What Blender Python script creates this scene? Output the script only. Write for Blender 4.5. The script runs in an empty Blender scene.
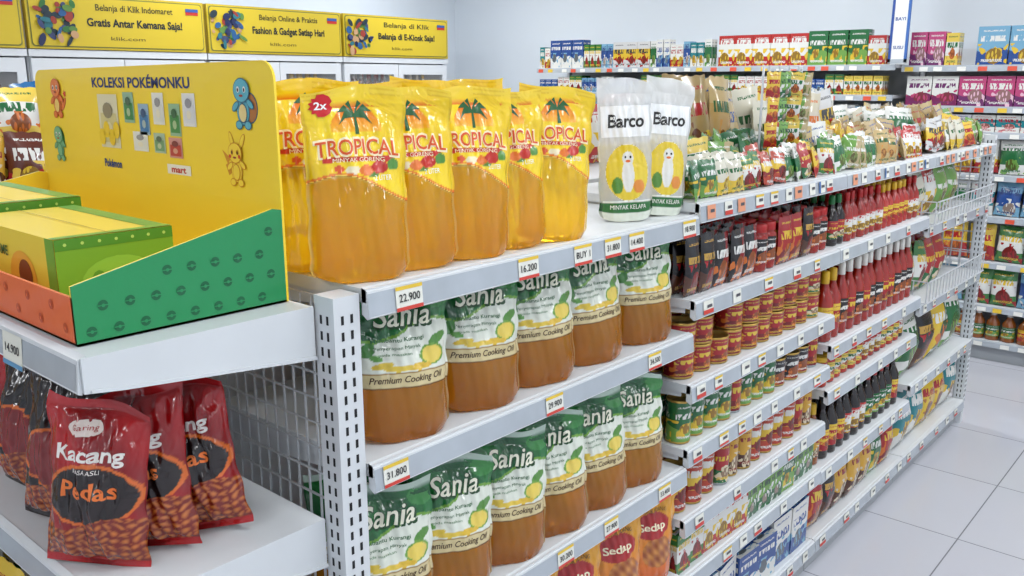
import bpy, bmesh, math, random
from mathutils import Vector, Matrix
random.seed(11)
sc = bpy.context.scene
try:
    sc.view_settings.view_transform = 'Standard'
except Exception:
    pass
pi = math.pi

def l1(c):
    c = c/255.0
    return c/12.92 if c <= 0.04045 else ((c+0.055)/1.055)**2.4
def lin(c): return (l1(c[0]), l1(c[1]), l1(c[2]), 1.0)
def mixc(a, b, t): return tuple(a[i]*(1-t)+b[i]*t for i in range(3))

# ------------------------------------------------------------ mesh builder
class MB:
    def __init__(s):
        s.v=[]; s.c=[]; s.f=[]; s.fm=[]; s.fs=[]; s.uv=[]; s.mats=[]
    def mi(s, m):
        if m in s.mats: return s.mats.index(m)
        s.mats.append(m); return len(s.mats)-1
    def add(s, verts, faces, mat, uvs=None, col=None, smooth=False):
        o=len(s.v)
        s.v.extend([tuple(p) for p in verts])
        if col is None: s.c.extend([(1,1,1,1)]*len(verts))
        elif isinstance(col, list): s.c.extend(col)
        else: s.c.extend([col]*len(verts))
        for i,f in enumerate(faces):
            s.f.append(tuple(o+k for k in f))
            m = mat[i] if isinstance(mat, list) else mat
            s.fm.append(s.mi(m)); s.fs.append(smooth)
            s.uv.append(uvs[i] if uvs else [(0.5,0.5)]*len(f))
    def stamp(s, src, M, mm=None):
        o=len(s.v)
        s.v.extend([tuple(M@Vector(p)) for p in src.v])
        s.c.extend(src.c)
        idx=[s.mi(mm.get(m, m) if mm else m) for m in src.mats]
        for f in src.f: s.f.append(tuple(o+k for k in f))
        s.fm.extend([idx[k] for k in src.fm]); s.fs.extend(src.fs); s.uv.extend(src.uv)
    def mesh(s, name):
        me=bpy.data.meshes.new(name)
        me.from_pydata(s.v, [], s.f)
        for m in s.mats: me.materials.append(m)
        me.polygons.foreach_set('material_index', s.fm)
        me.polygons.foreach_set('use_smooth', s.fs)
        ul=me.uv_layers.new(name='UVMap')
        flat=[]
        for u in s.uv:
            for p in u: flat.extend((p[0],p[1]))
        ul.data.foreach_set('uv', flat)
        ca=me.color_attributes.new('Col','FLOAT_COLOR','POINT')
        fc=[]
        for c in s.c: fc.extend(c)
        ca.data.foreach_set('color', fc)
        me.update()
        return me
    def build(s, name, loc=(0,0,0), rz=0.0, bevel=0, rot=None, parent=None):
        o=bpy.data.objects.new(name, s.mesh(name))
        sc.collection.objects.link(o)
        o.location=loc
        o.rotation_euler = rot if rot else (0,0,rz)
        if parent: o.parent=parent
        return o

def inst(name, me, loc, rot, scale=1):
    o=bpy.data.objects.new(name, me); sc.collection.objects.link(o)
    o.location=loc; o.rotation_euler=rot; o.scale=(scale,scale,scale)
    return o

def box(mb, x0,x1,y0,y1,z0,z1, mat, col=None, fmats=None):
    v=[(x0,y0,z0),(x1,y0,z0),(x1,y1,z0),(x0,y1,z0),(x0,y0,z1),(x1,y0,z1),(x1,y1,z1),(x0,y1,z1)]
    f=[(0,1,5,4),(1,2,6,5),(2,3,7,6),(3,0,4,7),(4,5,6,7),(3,2,1,0)]
    q=[(0,0),(1,0),(1,1),(0,1)]
    m = fmats if fmats else mat
    mb.add(v,f,m,uvs=[q]*6,col=col)
def prism(mb, pts, axis, a0, a1, mat, col=None):
    n=len(pts)
    if axis=='x': v=[(a0,p[0],p[1]) for p in pts]+[(a1,p[0],p[1]) for p in pts]
    elif axis=='y': v=[(p[0],a0,p[1]) for p in pts]+[(p[0],a1,p[1]) for p in pts]
    else: v=[(p[0],p[1],a0) for p in pts]+[(p[0],p[1],a1) for p in pts]
    f=[tuple(range(n))[::-1], tuple(range(n,2*n))]
    for i in range(n):
        j=(i+1)%n; f.append((i,j,n+j,n+i))
    mb.add(v,f,mat,col=col)

# ------------------------------------------------------------ materials
def newmat(name):
    m=bpy.data.materials.new(name); m.use_nodes=True
    nt=m.node_tree; b=nt.nodes.get('Principled BSDF')
    return m,nt,b
def plain(name, c, rough=.5, metal=0, spec=.5, bump=0, bscale=40, var=.0, trans=0, coat=0, emit=0):
    m,nt,b=newmat(name)
    b.inputs['Roughness'].default_value=rough
    b.inputs['Metallic'].default_value=metal
    b.inputs['Specular IOR Level'].default_value=spec
    b.inputs['Transmission Weight'].default_value=trans
    b.inputs['Coat Weight'].default_value=coat
    tc=nt.nodes.new('ShaderNodeTexCoord')
    nz=nt.nodes.new('ShaderNodeTexNoise'); nz.inputs['Scale'].default_value=bscale; nz.inputs['Detail'].default_value=3
    nt.links.new(tc.outputs['Object'], nz.inputs['Vector'])
    mx=nt.nodes.new('ShaderNodeMix'); mx.data_type='RGBA'
    mx.inputs[6].default_value=lin(c); mx.inputs[7].default_value=lin(tuple(max(0,k*(1-var)) for k in c))
    nt.links.new(nz.outputs['Fac'], mx.inputs[0])
    nt.links.new(mx.outputs[2], b.inputs['Base Color'])
    if bump:
        bp=nt.nodes.new('ShaderNodeBump'); bp.inputs['Strength'].default_value=bump; bp.inputs['Distance'].default_value=.002
        nt.links.new(nz.outputs['Fac'], bp.inputs['Height']); nt.links.new(bp.outputs[0], b.inputs['Normal'])
    if emit:
        b.inputs['Emission Color'].default_value=lin(c); b.inputs['Emission Strength'].default_value=emit
    return m
def attrmat(name, rough=.25, trans=0, ior=1.45, bump=.25, bscale=30, coat=.3, metal=0, alpha=1, bd=.006, transl=0):
    m,nt,b=newmat(name)
    at=nt.nodes.new('ShaderNodeAttribute'); at.attribute_name='Col'
    nt.links.new(at.outputs['Color'], b.inputs['Base Color'])
    b.inputs['Roughness'].default_value=rough
    b.inputs['Transmission Weight'].default_value=trans
    b.inputs['IOR'].default_value=ior
    b.inputs['Coat Weight'].default_value=coat
    b.inputs['Coat Roughness'].default_value=.05
    b.inputs['Metallic'].default_value=metal
    b.inputs['Alpha'].default_value=alpha
    if bump:
        tc=nt.nodes.new('ShaderNodeTexCoord')
        nz=nt.nodes.new('ShaderNodeTexNoise'); nz.inputs['Scale'].default_value=bscale; nz.inputs['Detail'].default_value=2; nz.inputs['Distortion'].default_value=1.2
        nt.links.new(tc.outputs['Object'], nz.inputs['Vector'])
        bp=nt.nodes.new('ShaderNodeBump'); bp.inputs['Strength'].default_value=bump; bp.inputs['Distance'].default_value=bd
        nt.links.new(nz.outputs['Fac'], bp.inputs['Height'])
        nt.links.new(bp.outputs[0], b.inputs['Normal']); nt.links.new(bp.outputs[0], b.inputs['Coat Normal'])
    if transl:
        tr=nt.nodes.new('ShaderNodeBsdfTranslucent'); nt.links.new(at.outputs['Color'],tr.inputs['Color'])
        ms=nt.nodes.new('ShaderNodeMixShader'); ms.inputs[0].default_value=transl
        out=nt.nodes.get('Material Output')
        nt.links.new(b.outputs[0],ms.inputs[1]); nt.links.new(tr.outputs[0],ms.inputs[2]); nt.links.new(ms.outputs[0],out.inputs['Surface'])
    return m

M_flat=attrmat('printed_ink', rough=.45, bump=0, coat=.1)
M_film=attrmat('printed_plastic_film', rough=.22, bump=.6, bscale=20, coat=.75, bd=.008, transl=.08)
M_oil=attrmat('cooking_oil_film', rough=.04, trans=.74, ior=1.18, bump=.16, bscale=12, coat=1, transl=.16)
M_clear=attrmat('clear_plastic_film', rough=.14, trans=.5, ior=1.1, bump=.6, bscale=22, coat=.9, transl=.15)
M_shelf=plain('white_shelf_steel',(218,222,225),rough=.38,var=.06,bscale=8)
M_rail=plain('price_rail_plastic',(184,192,200),rough=.2,var=.14,bscale=14)
M_dark=plain('dark_slot',(22,22,25),rough=.8)
M_wire=plain('white_wire',(200,204,208),rough=.4)
M_white=plain('white_paper',(235,235,232),rough=.6)
M_wall=plain('wall_paint',(222,229,236),rough=.8,var=.02,bscale=2)
M_ceil=plain('ceiling_paint',(232,233,234),rough=.9)
M_base=plain('plinth_grey',(165,169,173),rough=.5)

def nodeM(nt,op,a,b=None,c=None):
    n=nt.nodes.new('ShaderNodeMath'); n.operation=op
    for i,x in enumerate((a,b,c)):
        if x is None: continue
        if isinstance(x,(int,float)): n.inputs[i].default_value=x
        else: nt.links.new(x,n.inputs[i])
    return n.outputs[0]
def between(nt,x,lo,hi):
    return nodeM(nt,'MULTIPLY',nodeM(nt,'GREATER_THAN',x,lo),nodeM(nt,'LESS_THAN',x,hi))
def mixn(nt,fac,a,b):
    n=nt.nodes.new('ShaderNodeMix'); n.data_type='RGBA'
    if isinstance(fac,(int,float)): n.inputs[0].default_value=fac
    else: nt.links.new(fac,n.inputs[0])
    for k,x in ((6,a),(7,b)):
        if isinstance(x,tuple): n.inputs[k].default_value=x
        else: nt.links.new(x,n.inputs[k])
    return n.outputs[2]
PK=[0]
def pack(base,title,accent,bottom,style=0,rough=.27):
    PK[0]+=1; seed=PK[0]*3.7
    rs=random.Random(PK[0])
    t0=rs.uniform(.52,.66); t1=t0+rs.uniform(.1,.2); pcx=rs.uniform(.35,.65); pcy=rs.uniform(.22,.36); pr=rs.uniform(.03,.09)
    def dull(c):
        g=sum(c)/3; return tuple((k*.88+g*.12)*.93 for k in c)
    base,title,accent,bottom=[dull(c) for c in (base,title,accent,bottom)]
    m,nt,b=newmat('printed_pack_%02d'%PK[0])
    uv=nt.nodes.new('ShaderNodeUVMap'); sp=nt.nodes.new('ShaderNodeSeparateXYZ'); nt.links.new(uv.outputs[0],sp.inputs[0])
    u=nodeM(nt,'FRACT',sp.outputs[0]); v=sp.outputs[1]
    def nz2(su,sv,off):
        cb=nt.nodes.new('ShaderNodeCombineXYZ')
        nt.links.new(nodeM(nt,'MULTIPLY_ADD',u,su,seed+off),cb.inputs[0]); nt.links.new(nodeM(nt,'MULTIPLY',v,sv),cb.inputs[1])
        nz=nt.nodes.new('ShaderNodeTexNoise'); nz.inputs['Scale'].default_value=1.3; nz.inputs['Detail'].default_value=1
        nt.links.new(cb.outputs[0],nz.inputs['Vector']); return nz.outputs['Fac'],cb.outputs[0]
    n1,vec=nz2(10,4,0)
    n2,_=nz2(3,3.4,31)
    n3,_=nz2(26,22,57)
    vo=nt.nodes.new('ShaderNodeTexVoronoi'); vo.inputs['Scale'].default_value=1.3
    nt.links.new(vec,vo.inputs['Vector'])
    col=lin(base)
    if style==0:
        f=nodeM(nt,'LESS_THAN',nodeM(nt,'ADD',v,nodeM(nt,'MULTIPLY',nodeM(nt,'SINE',nodeM(nt,'MULTIPLY',u,6.28)),.06)),.38)
        col=mixn(nt,f,col,lin(bottom))
    elif style==1:
        col=mixn(nt,between(nt,v,.3,.72),col,lin(bottom))
    elif style==2:
        col=mixn(nt,nodeM(nt,'LESS_THAN',nodeM(nt,'SUBTRACT',u,nodeM(nt,'MULTIPLY',v,.6)),.1),col,lin(bottom))
    col=mixn(nt,nodeM(nt,'MULTIPLY',nodeM(nt,'GREATER_THAN',n2,.58),nodeM(nt,'LESS_THAN',v,.55)),col,lin(accent))
    du=nodeM(nt,'SUBTRACT',u,pcx); dv=nodeM(nt,'MULTIPLY',nodeM(nt,'SUBTRACT',v,pcy),1.3)
    r2=nodeM(nt,'ADD',nodeM(nt,'MULTIPLY',du,du),nodeM(nt,'MULTIPLY',dv,dv))
    pic=mixn(nt,nodeM(nt,'GREATER_THAN',vo.outputs['Distance'],.42),lin(accent),lin(mixc(accent,(60,25,10),.5)))
    col=mixn(nt,nodeM(nt,'LESS_THAN',r2,pr),col,pic)
    let=nodeM(nt,'MULTIPLY',between(nt,v,t0,t1),between(nt,u,.1,.9))
    let=nodeM(nt,'MULTIPLY',let,nodeM(nt,'GREATER_THAN',n1,.46))
    col=mixn(nt,let,col,lin(title))
    sm=nodeM(nt,'MULTIPLY',nodeM(nt,'ADD',between(nt,v,.86,.9),between(nt,v,.08,.15)),between(nt,u,.15,.85))
    col=mixn(nt,nodeM(nt,'MULTIPLY',sm,nodeM(nt,'GREATER_THAN',n3,.48)),col,lin(title))
    nt.links.new(col,b.inputs['Base Color'])
    b.inputs['Roughness'].default_value=rough
    b.inputs['Coat Weight'].default_value=.3
    return m

W=(232,232,226); R=(180,20,26); Y=(238,196,40); G=(28,110,56); B=(30,75,155); O=(225,112,30); BR=(84,42,20); CR=(228,212,176); TL=(20,130,140); PUR=(115,40,105); K=(28,22,22); SK=(115,175,210); LG=(112,168,68)
p_red=[pack(R,Y,O,(130,12,20),0),pack((195,35,30),W,Y,W,1),pack((150,20,24),W,O,K,2),pack((185,30,35),Y,CR,G,0),pack((195,60,30),W,(150,20,20),Y,1)]
p_brown=[pack((66,28,18),Y,R,R,1),pack(K,(210,160,60),R,BR,0),pack((100,38,20),W,Y,R,0)]
p_green=[pack(G,W,Y,LG,0),pack((56,130,56),Y,R,W,1),pack((20,92,56),W,O,Y,2),pack(LG,(20,80,40),W,G,0)]
p_yel=[pack(Y,R,O,R,0),pack((240,205,70),G,O,W,1),pack((228,170,40),(150,20,20),CR,BR,0),pack((225,190,90),R,(190,120,50),Y,2)]
p_white=[pack(W,R,Y,R,0),pack(W,B,SK,B,0),pack(W,G,LG,G,1),pack(W,PUR,O,PUR,0),pack((215,215,215),(60,60,60),R,Y,1)]
p_blue=[pack(B,W,SK,W,0),pack(SK,(20,60,130),W,B,1),pack((20,100,165),Y,W,R,0),pack(TL,W,Y,W,0)]
p_crk=[pack((206,176,116),(40,100,50),(220,150,60),(200,160,90),1,.16),pack((222,200,140),R,(226,176,80),(195,160,100),0,.16),pack((225,220,200),(30,110,55),(220,190,60),Y,0,.16),pack((200,172,108),B,(225,205,150),(205,180,130),2,.16),pack((170,142,84),R,(140,80,40),Y,0,.16),pack((190,170,120),W,(120,140,60),LG,2,.16),pack((214,206,180),O,(150,120,70),(214,206,190),1,.16)]
p_diap=[pack(W,PUR,(200,60,110),(130,30,90),0),pack((225,225,238),(60,60,150),O,(90,60,140),0),pack(W,(190,40,60),(230,150,150),TL,1),pack((200,60,120),W,(240,190,210),PUR,0)]
def lid(name,c,rough=.3,metal=0): return plain(name,c,rough=rough,metal=metal)
L_gold=lid('can_lid_gold',(195,160,84),.3,.8); L_sil=lid('can_lid_silver',(180,186,190),.28,.9)
C_red=lid('cap_red',(178,24,24)); C_wht=lid('cap_white',(228,226,218)); C_grn=lid('cap_green',(28,110,56)); C_yel=lid('cap_yellow',(225,180,40)); C_blk=lid('cap_black',(25,22,22))
S_chili=plain('chili_sauce',(150,26,12),rough=.12,coat=.5); S_soy=plain('soy_sauce',(24,10,7),rough=.1,coat=.5); S_tom=plain('tomato_sauce',(172,36,20),rough=.12,coat=.5); S_amb=plain('amber_drink',(140,74,20),rough=.1,coat=.5)

# ------------------------------------------------------------ prototypes
def lathe(mb, prof, n=14, cx=0, cy=0):
    i=0
    vr=[None]*(len(prof)-1)
    while i<len(prof)-1:
        j=i
        while j<len(prof)-1 and prof[j][2]==prof[i][2]: j+=1
        za,zb=prof[i][1],prof[j][1]
        for k in range(i,j): vr[k]=(za,max(zb-za,1e-5))
        i=j
    V=[];F=[];U=[];Ms=[]
    for (r,z,_) in prof:
        for k in range(n):
            t=2*pi*k/n
            V.append((cx+r*math.sin(t),cy-r*math.cos(t),z))
    for i in range(len(prof)-1):
        za,zh=vr[i]
        v0=(prof[i][1]-za)/zh; v1=(prof[i+1][1]-za)/zh
        for k in range(n):
            k2=(k+1)%n
            F.append((i*n+k,i*n+k2,(i+1)*n+k2,(i+1)*n+k))
            u0=2.0*k/n+.5; u1=2.0*(k+1)/n+.5
            U.append([(u0,v0),(u1,v0),(u1,v1),(u0,v1)]); Ms.append(prof[i][2])
    last=(len(prof)-1)*n
    F.append(tuple(range(last,last+n))); U.append([(.5,.5)]*n); Ms.append(prof[-1][2] or prof[-2][2])
    F.append(tuple(range(n))[::-1]); U.append([(.5,.5)]*n); Ms.append(prof[0][2])
    mb.add(V,F,Ms,uvs=U,smooth=True)
def P_box(w,d,h,mat):
    mb=MB(); e=.0012
    box(mb,-w/2+e,w/2-e,-d+e,-e,0,h,mat); return mb,w,d,h
def P_can(r,h,lab,lidm):
    mb=MB()
    lathe(mb,[(r*.93,0,lidm),(r,.003,lidm),(r*.97,.006,lab),(r*.97,h-.007,lidm),(r,h-.005,lidm),(r,h-.001,lidm),(r*.9,h-.001,lidm),(r*.88,h-.004,None)],12,0,-r)
    return mb,2*r+.002,2*r+.002,h
def P_bottle(r,h,body,lab,cap,neck=.36,lab0=.14,lab1=.5):
    mb=MB()
    lathe(mb,[(r*.9,0,body),(r,.006,body),(r,h*lab0,lab),(r*1.01,h*lab0+.001,lab),(r*1.01,h*lab1,body),(r,h*lab1+.001,body),(r*.96,h*.6,body),(r*neck*1.4,h*.74,body),(r*neck,h*.82,cap),(r*neck*1.15,h*.825,cap),(r*neck*1.1,h*.985,cap),(r*neck*.8,h,None)],12,0,-r)
    return mb,2*r+.004,2*r+.004,h
def P_jar(r,h,body,lab,cap):
    mb=MB()
    lathe(mb,[(r*.9,0,body),(r,.005,body),(r,h*.15,lab),(r*1.005,h*.7,body),(r*.97,h*.76,body),(r*.78,h*.82,cap),(r*.86,h*.825,cap),(r*.86,h*.985,cap),(r*.78,h,None)],12,0,-r)
    return mb,2*r+.004,2*r+.004,h
def pillow(w,h,d,mat,nu=8,nv=10,seal=.05,seed=0):
    mb=MB(); rr=random.Random(seed); ph=rr.random()*6
    V=[];F=[];U=[]
    for s in (-1,1):
        o=len(V)
        for j in range(nv+1):
            b=j/nv
            bb=min(1,max(0,(b-seal)/(1-2*seal)))
            T=d/2*(max(0,math.sin(pi*bb)))**.55
            ww=w/2*(1-.07*math.sin(pi*bb))
            for i in range(nu+1):
                a=-1+2*i/nu
                y=s*T*(max(0,1-abs(a)**2.4))**.6
                y+=.08*T*math.sin(7*b+ph+4*a)+.05*T*math.sin(15*b-5*a)
                zz=h*b+(.004*(i%2) if j in (0,nv) else 0)
                V.append((a*ww,y-d/2,zz))
        for j in range(nv):
            for i in range(nu):
                p=o+j*(nu+1)+i
                F.append((p,p+1,p+nu+2,p+nu+1) if s<0 else (p+1,p,p+nu+1,p+nu+2))
                U.append([(i/nu,j/nv),((i+1)/nu,j/nv),((i+1)/nu,(j+1)/nv),(i/nu,(j+1)/nv)] if s<0 else [((i+1)/nu,j/nv),(i/nu,j/nv),(i/nu,(j+1)/nv),((i+1)/nu,(j+1)/nv)])
    mb.add(V,F,mat,uvs=U,smooth=True)
    return mb,w,d,h

def fill(mb,P,length,items,rows=2,group=(2,4),jit=3,gap=.003,stack=1,tilt=0,zj=0,roll=0,xo=0):
    x=0
    while x<length-.02:
        src,w,d,h=random.choice(items)
        n=random.randint(*group)
        for k in range(n):
            if x+w>length: break
            for r in range(rows):
                st = stack if r>0 or random.random()>.25 else max(1,stack-1)
                for q in range(st):
                    a=math.radians(random.uniform(-jit,jit))
                    rl=math.radians(random.uniform(-roll,roll))
                    Mx=P@Matrix.Translation((x+w/2,(d+.003)*r+random.uniform(0,.008),q*(h+.0005)+abs(math.sin(rl))*w/2))@Matrix.Rotation(a,4,'Z')
                    Mx=Mx@Matrix.Rotation(math.radians(tilt+(random.uniform(-5,3) if tilt else 0)),4,'X')@Matrix.Rotation(rl,4,'Y')
                    Mx=Mx@Matrix.Scale(random.uniform(1-zj,1.0),4,(0,0,1))
                    mb.stamp(src, Mx@Matrix.Translation((0,d,0)))
            x+=w*(1-xo)+gap
        if x+min(i[1] for i in items)>length: break
def PA(xf,y0,z): return Matrix.Translation((xf,y0,z))@Matrix.Rotation(pi/2,4,'Z')
def PB(x0,yf,z): return Matrix.Translation((x0,yf,z))

# ------------------------------------------------------------ decals
def text2d(body,width=None,height=None,offset=0,shear=0,spacing=1):
    cu=bpy.data.curves.new('t','FONT'); cu.body=body; cu.size=1; cu.resolution_u=3
    cu.offset=offset; cu.shear=shear; cu.space_character=spacing
    ob=bpy.data.objects.new('t',cu); sc.collection.objects.link(ob)
    bpy.context.view_layer.update()
    dg=bpy.context.evaluated_depsgraph_get()
    me=bpy.data.meshes.new_from_object(ob.evaluated_get(dg))
    vs=[(v.co.x,v.co.y) for v in me.vertices]; fs=[tuple(p.vertices) for p in me.polygons]
    bpy.data.objects.remove(ob); bpy.data.curves.remove(cu); bpy.data.meshes.remove(me)
    if not vs: return [],[]
    x0=min(v[0] for v in vs);x1=max(v[0] for v in vs);y0=min(v[1] for v in vs);y1=max(v[1] for v in vs)
    sx=width/(x1-x0) if width else None
    sy=height/(y1-y0) if height else None
    if sx is None: sx=sy
    if sy is None: sy=sx
    vs=[((v[0]-(x0+x1)/2)*sx,(v[1]-(y0+y1)/2)*sy) for v in vs]
    return vs,fs
def decal(mb,vs,fs,fn,col,mat=None,maxe=None):
    if not vs: return
    mat=mat or M_flat
    if maxe:
        bm=bmesh.new(); bv=[bm.verts.new((v[0],v[1],0)) for v in vs]
        for f in fs:
            try: bm.faces.new([bv[i] for i in f])
            except ValueError: pass
        bmesh.ops.triangulate(bm,faces=bm.faces[:])
        for _ in range(6):
            es=[e for e in bm.edges if e.calc_length()>maxe]
            if not es: break
            bmesh.ops.subdivide_edges(bm,edges=es,cuts=1)
            bmesh.ops.triangulate(bm,faces=[f for f in bm.faces if len(f.verts)>3])
        bm.verts.index_update()
        vs=[(v.co.x,v.co.y) for v in bm.verts]; fs=[tuple(v.index for v in f.verts) for f in bm.faces]
        bm.free()
    mb.add([fn(x,y) for x,y in vs],fs,mat,col=lin(col))
def dpoly(mb,pts,fn,col,mat=None,maxe=None): decal(mb,pts,[tuple(range(len(pts)))],fn,col,mat,maxe)
def dtext(mb,body,fn,col,cx,cy,width=None,height=None,offset=0,shear=0,maxe=None,arch=0,mat=None,spacing=1):
    vs,fs=text2d(body,width,height,offset,shear,spacing)
    decal(mb,[(x+cx,y+cy-arch*x*x) for x,y in vs],fs,fn,col,mat,maxe)
def ell(cx,cy,rx,ry,n=20,rot=0):
    c,s=math.cos(rot),math.sin(rot)
    return [(cx+rx*math.cos(t)*c-ry*math.sin(t)*s, cy+rx*math.cos(t)*s+ry*math.sin(t)*c) for t in [2*pi*k/n for k in range(n)]]
def star(cx,cy,r1,r2,n): return [(cx+(r1 if k%2 else r2)*math.cos(pi*k/n),cy+(r1 if k%2 else r2)*math.sin(pi*k/n)) for k in range(2*n)]
def rect(x0,x1,y0,y1): return [(x0,y0),(x1,y0),(x1,y1),(x0,y1)]
def rrect(x0,x1,y0,y1,r,n=5):
    p=[]
    for cx,cy,a in ((x1-r,y0+r,-pi/2),(x1-r,y1-r,0),(x0+r,y1-r,pi/2),(x0+r,y0+r,pi)):
        for k in range(n+1):
            t=a+pi/2*k/n; p.append((cx+r*math.cos(t),cy+r*math.sin(t)))
    return p

# ------------------------------------------------------------ foreground pouches
def pouch(w,h,d,paint,matsel,decalfn=None,lean=0,ph=0,kind='stand',nu=84,nv=120,sag=0):
    def S(a,b,s=-1):
        e=max(0,1-(abs(a)/.95)**2.3)**.62
        if kind=='stand':
            t=max(0,(b-.16)/.74)
            T=d/2*(.82+.18*math.sin(min(1,b/.16)*pi/2)) if b<.16 else d/2*max(0,1-t**1.5)**.9 if t<1 else 0
            W_=w/2*(1-.07*math.exp(-(b/.03)**2)-.035*math.sin(pi*min(1,b)))
            cr=.4+.8*min(1,max(0,(b-.4)/.2))
        else:
            bb=min(1,max(0,(b-.05)/.89))
            T=d/2*max(0,math.sin(pi*bb**.8))**.55
            W_=w/2*(1-.08*math.sin(pi*bb)); cr=1.4
        q=min(1,T/.01)
        wr=.05*T*math.sin(7*b+4*a+ph)+cr*q*(.0022*math.sin(a*8+ph+b*7)+.0018*math.sin(a*15-b*21+ph*2)*math.sin(b*9+ph)+.0012*math.sin(a*27+b*13+ph))
        wr-=cr*q*.004*(abs(a)**3)*max(0,math.sin(b*31+ph*3+ (2 if a>0 else 0)))
        fin=.006*math.sin(a*4+ph)*max(0,(b-.8)/.2)+.0025*math.sin(b*25+ph)*(abs(a)**6)
        y=s*T*e+ (wr if s<0 else wr*.4)*(e if e<1 else 1) + fin + lean*b*b
        z=h*b
        if b>.85: z+= (b-.85)/.15*(.005*math.sin(a*3+ph) - sag*a)
        if kind=='stand' and b<.12: z+= .012*(abs(a)**4)*(1-b/.12)
        xx=a*W_*(1+.014*math.sin(b*29+ph)*(abs(a)**3))
        return Vector((xx,y,z))
    mb=MB()
    V=[];C=[];F=[];Ms=[]
    for j in range(nv+1):
        b=j/nv
        for i in range(nu+1):
            a=-1+2*i/nu
            V.append(S(a,b)); C.append(lin(paint(a,b)))
    for j in range(nv):
        for i in range(nu):
            p=j*(nu+1)+i; F.append((p,p+1,p+nu+2,p+nu+1)); Ms.append(matsel(-1+2*(i+.5)/nu,(j+.5)/nv))
    mb.add(V,F,Ms,col=C,smooth=True)
    V=[];C=[];F=[];Ms=[]
    nb,nc=nu//4,nv//4
    for j in range(nc+1):
        b=j/nc
        for i in range(nb+1):
            a=-1+2*i/nb
            V.append(S(a,b,1)); C.append(lin(paint(a*.3,b)))
    for j in range(nc):
        for i in range(nb):
            p=j*(nb+1)+i; F.append((p+1,p,p+nb+1,p+nb+2)); Ms.append(matsel(0,(j+.5)/nc))
    mb.add(V,F,Ms,col=C,smooth=True)
    bot=[S(-1+2*i/20,0) for i in range(21)]+[S(1-2*i/20,0,1) for i in range(21)]
    mb.add(bot,[tuple(range(len(bot)))[::-1]],matsel(0,0),col=lin(paint(0,0)))
    if decalfn:
        def mk(layer):
            def fn(x,z):
                a=max(-1,min(1,x/(w/2))); b=max(0,min(1,z/h))
                p=S(a,b); p.y-=.0007*layer; return p
            return fn
        decalfn(mb,mk)
    return mb

def palm(mb,fn,cx,cz,s,col):
    dpoly(mb,[(cx-.06*s,cz-.55*s),(cx+.10*s,cz-.55*s),(cx+.05*s,cz),(cx-.02*s,cz)],fn,col,maxe=.006)
    for ang,L in ((25,.62),(62,.55),(118,.55),(155,.62),(-12,.58),(192,.58)):
        t=math.radians(ang); dx,dz=math.cos(t),math.sin(t)
        mx,mz=cx+dx*L*s*.55,cz+dz*L*s*.5+.12*s
        ex,ez=cx+dx*L*s,cz+dz*L*s-.14*s
        dpoly(mb,[(cx,cz-.03*s),(mx,mz-.12*s),(ex,ez),(mx,mz+.08*s),(cx,cz+.06*s)],fn,col,maxe=.006)

def by(a): return .49+.06*math.cos(a*2.2+.6)-.03*a
def pt_y(a,b):
    bl=by(a)
    if b<bl:
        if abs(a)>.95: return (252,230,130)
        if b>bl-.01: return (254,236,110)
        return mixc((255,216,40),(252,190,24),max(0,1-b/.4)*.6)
    if b<bl+.014: return (226,120,25)
    for (cx,cz,rx,rz,c) in ((.40,.595,.17,.034,(196,40,22)),(.12,.582,.15,.028,(232,120,40)),(.68,.605,.13,.030,(80,140,50)),(-.15,.585,.14,.022,(240,228,190)),(.25,.56,.12,.018,(90,140,50)),(-.4,.592,.1,.018,(225,90,40))):
        if ((a-cx)/rx)**2+((b-cz)/rz)**2<1: return c
    if .630<b+.02*a*a<.658 and abs(a)<.70: return (200,44,30)
    r=(a/.5)**2+((b-.775)/.14)**2
    if b>.775 and r<1: return mixc((250,180,40),(236,110,24),min(1,max(0,(b-.79)/.12)))
    if b>.955: return mixc((246,216,60),(226,188,30),.5+.5*math.sin(b*500))
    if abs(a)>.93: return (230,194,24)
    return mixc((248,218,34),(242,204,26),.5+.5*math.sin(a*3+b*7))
def ms_y(a,b): return M_oil if b<by(a) else M_film
def dc_y(promo):
    def f(mb,mk):
        palm(mb,mk(1),.0,.260,.050,(18,86,40))
        dtext(mb,'TROPICAL',mk(1),(250,232,190),0,.2135,width=.142,height=.031,offset=.05,maxe=.007,arch=1.2)
        dtext(mb,'TROPICAL',mk(2),(216,84,24),0,.2135,width=.136,height=.024,offset=.01,maxe=.007,arch=1.2)
        dtext(mb,'MINYAK GORENG',mk(1),(250,236,200),0,.1935,width=.085,height=.0065,maxe=.01,arch=.8)
        dtext(mb,'2 LITER',mk(1),(250,250,236),.038,.164,width=.03,height=.008,maxe=.01)
        if promo:
            dpoly(mb,star(-.054,.279,.020,.015,12),mk(3),(196,26,36),maxe=.008)
            dtext(mb,'2x',mk(4),(250,250,250),-.054,.279,width=.021,height=.014,offset=.02,maxe=.008)
    return f
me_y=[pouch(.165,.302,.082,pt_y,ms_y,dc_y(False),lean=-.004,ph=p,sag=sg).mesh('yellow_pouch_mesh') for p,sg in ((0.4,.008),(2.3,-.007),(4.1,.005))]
me_yp=pouch(.168,.303,.085,pt_y,ms_y,dc_y(True),lean=0.0,ph=1.2,sag=-.004).mesh('yellow_pouch_promo_mesh')

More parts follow.
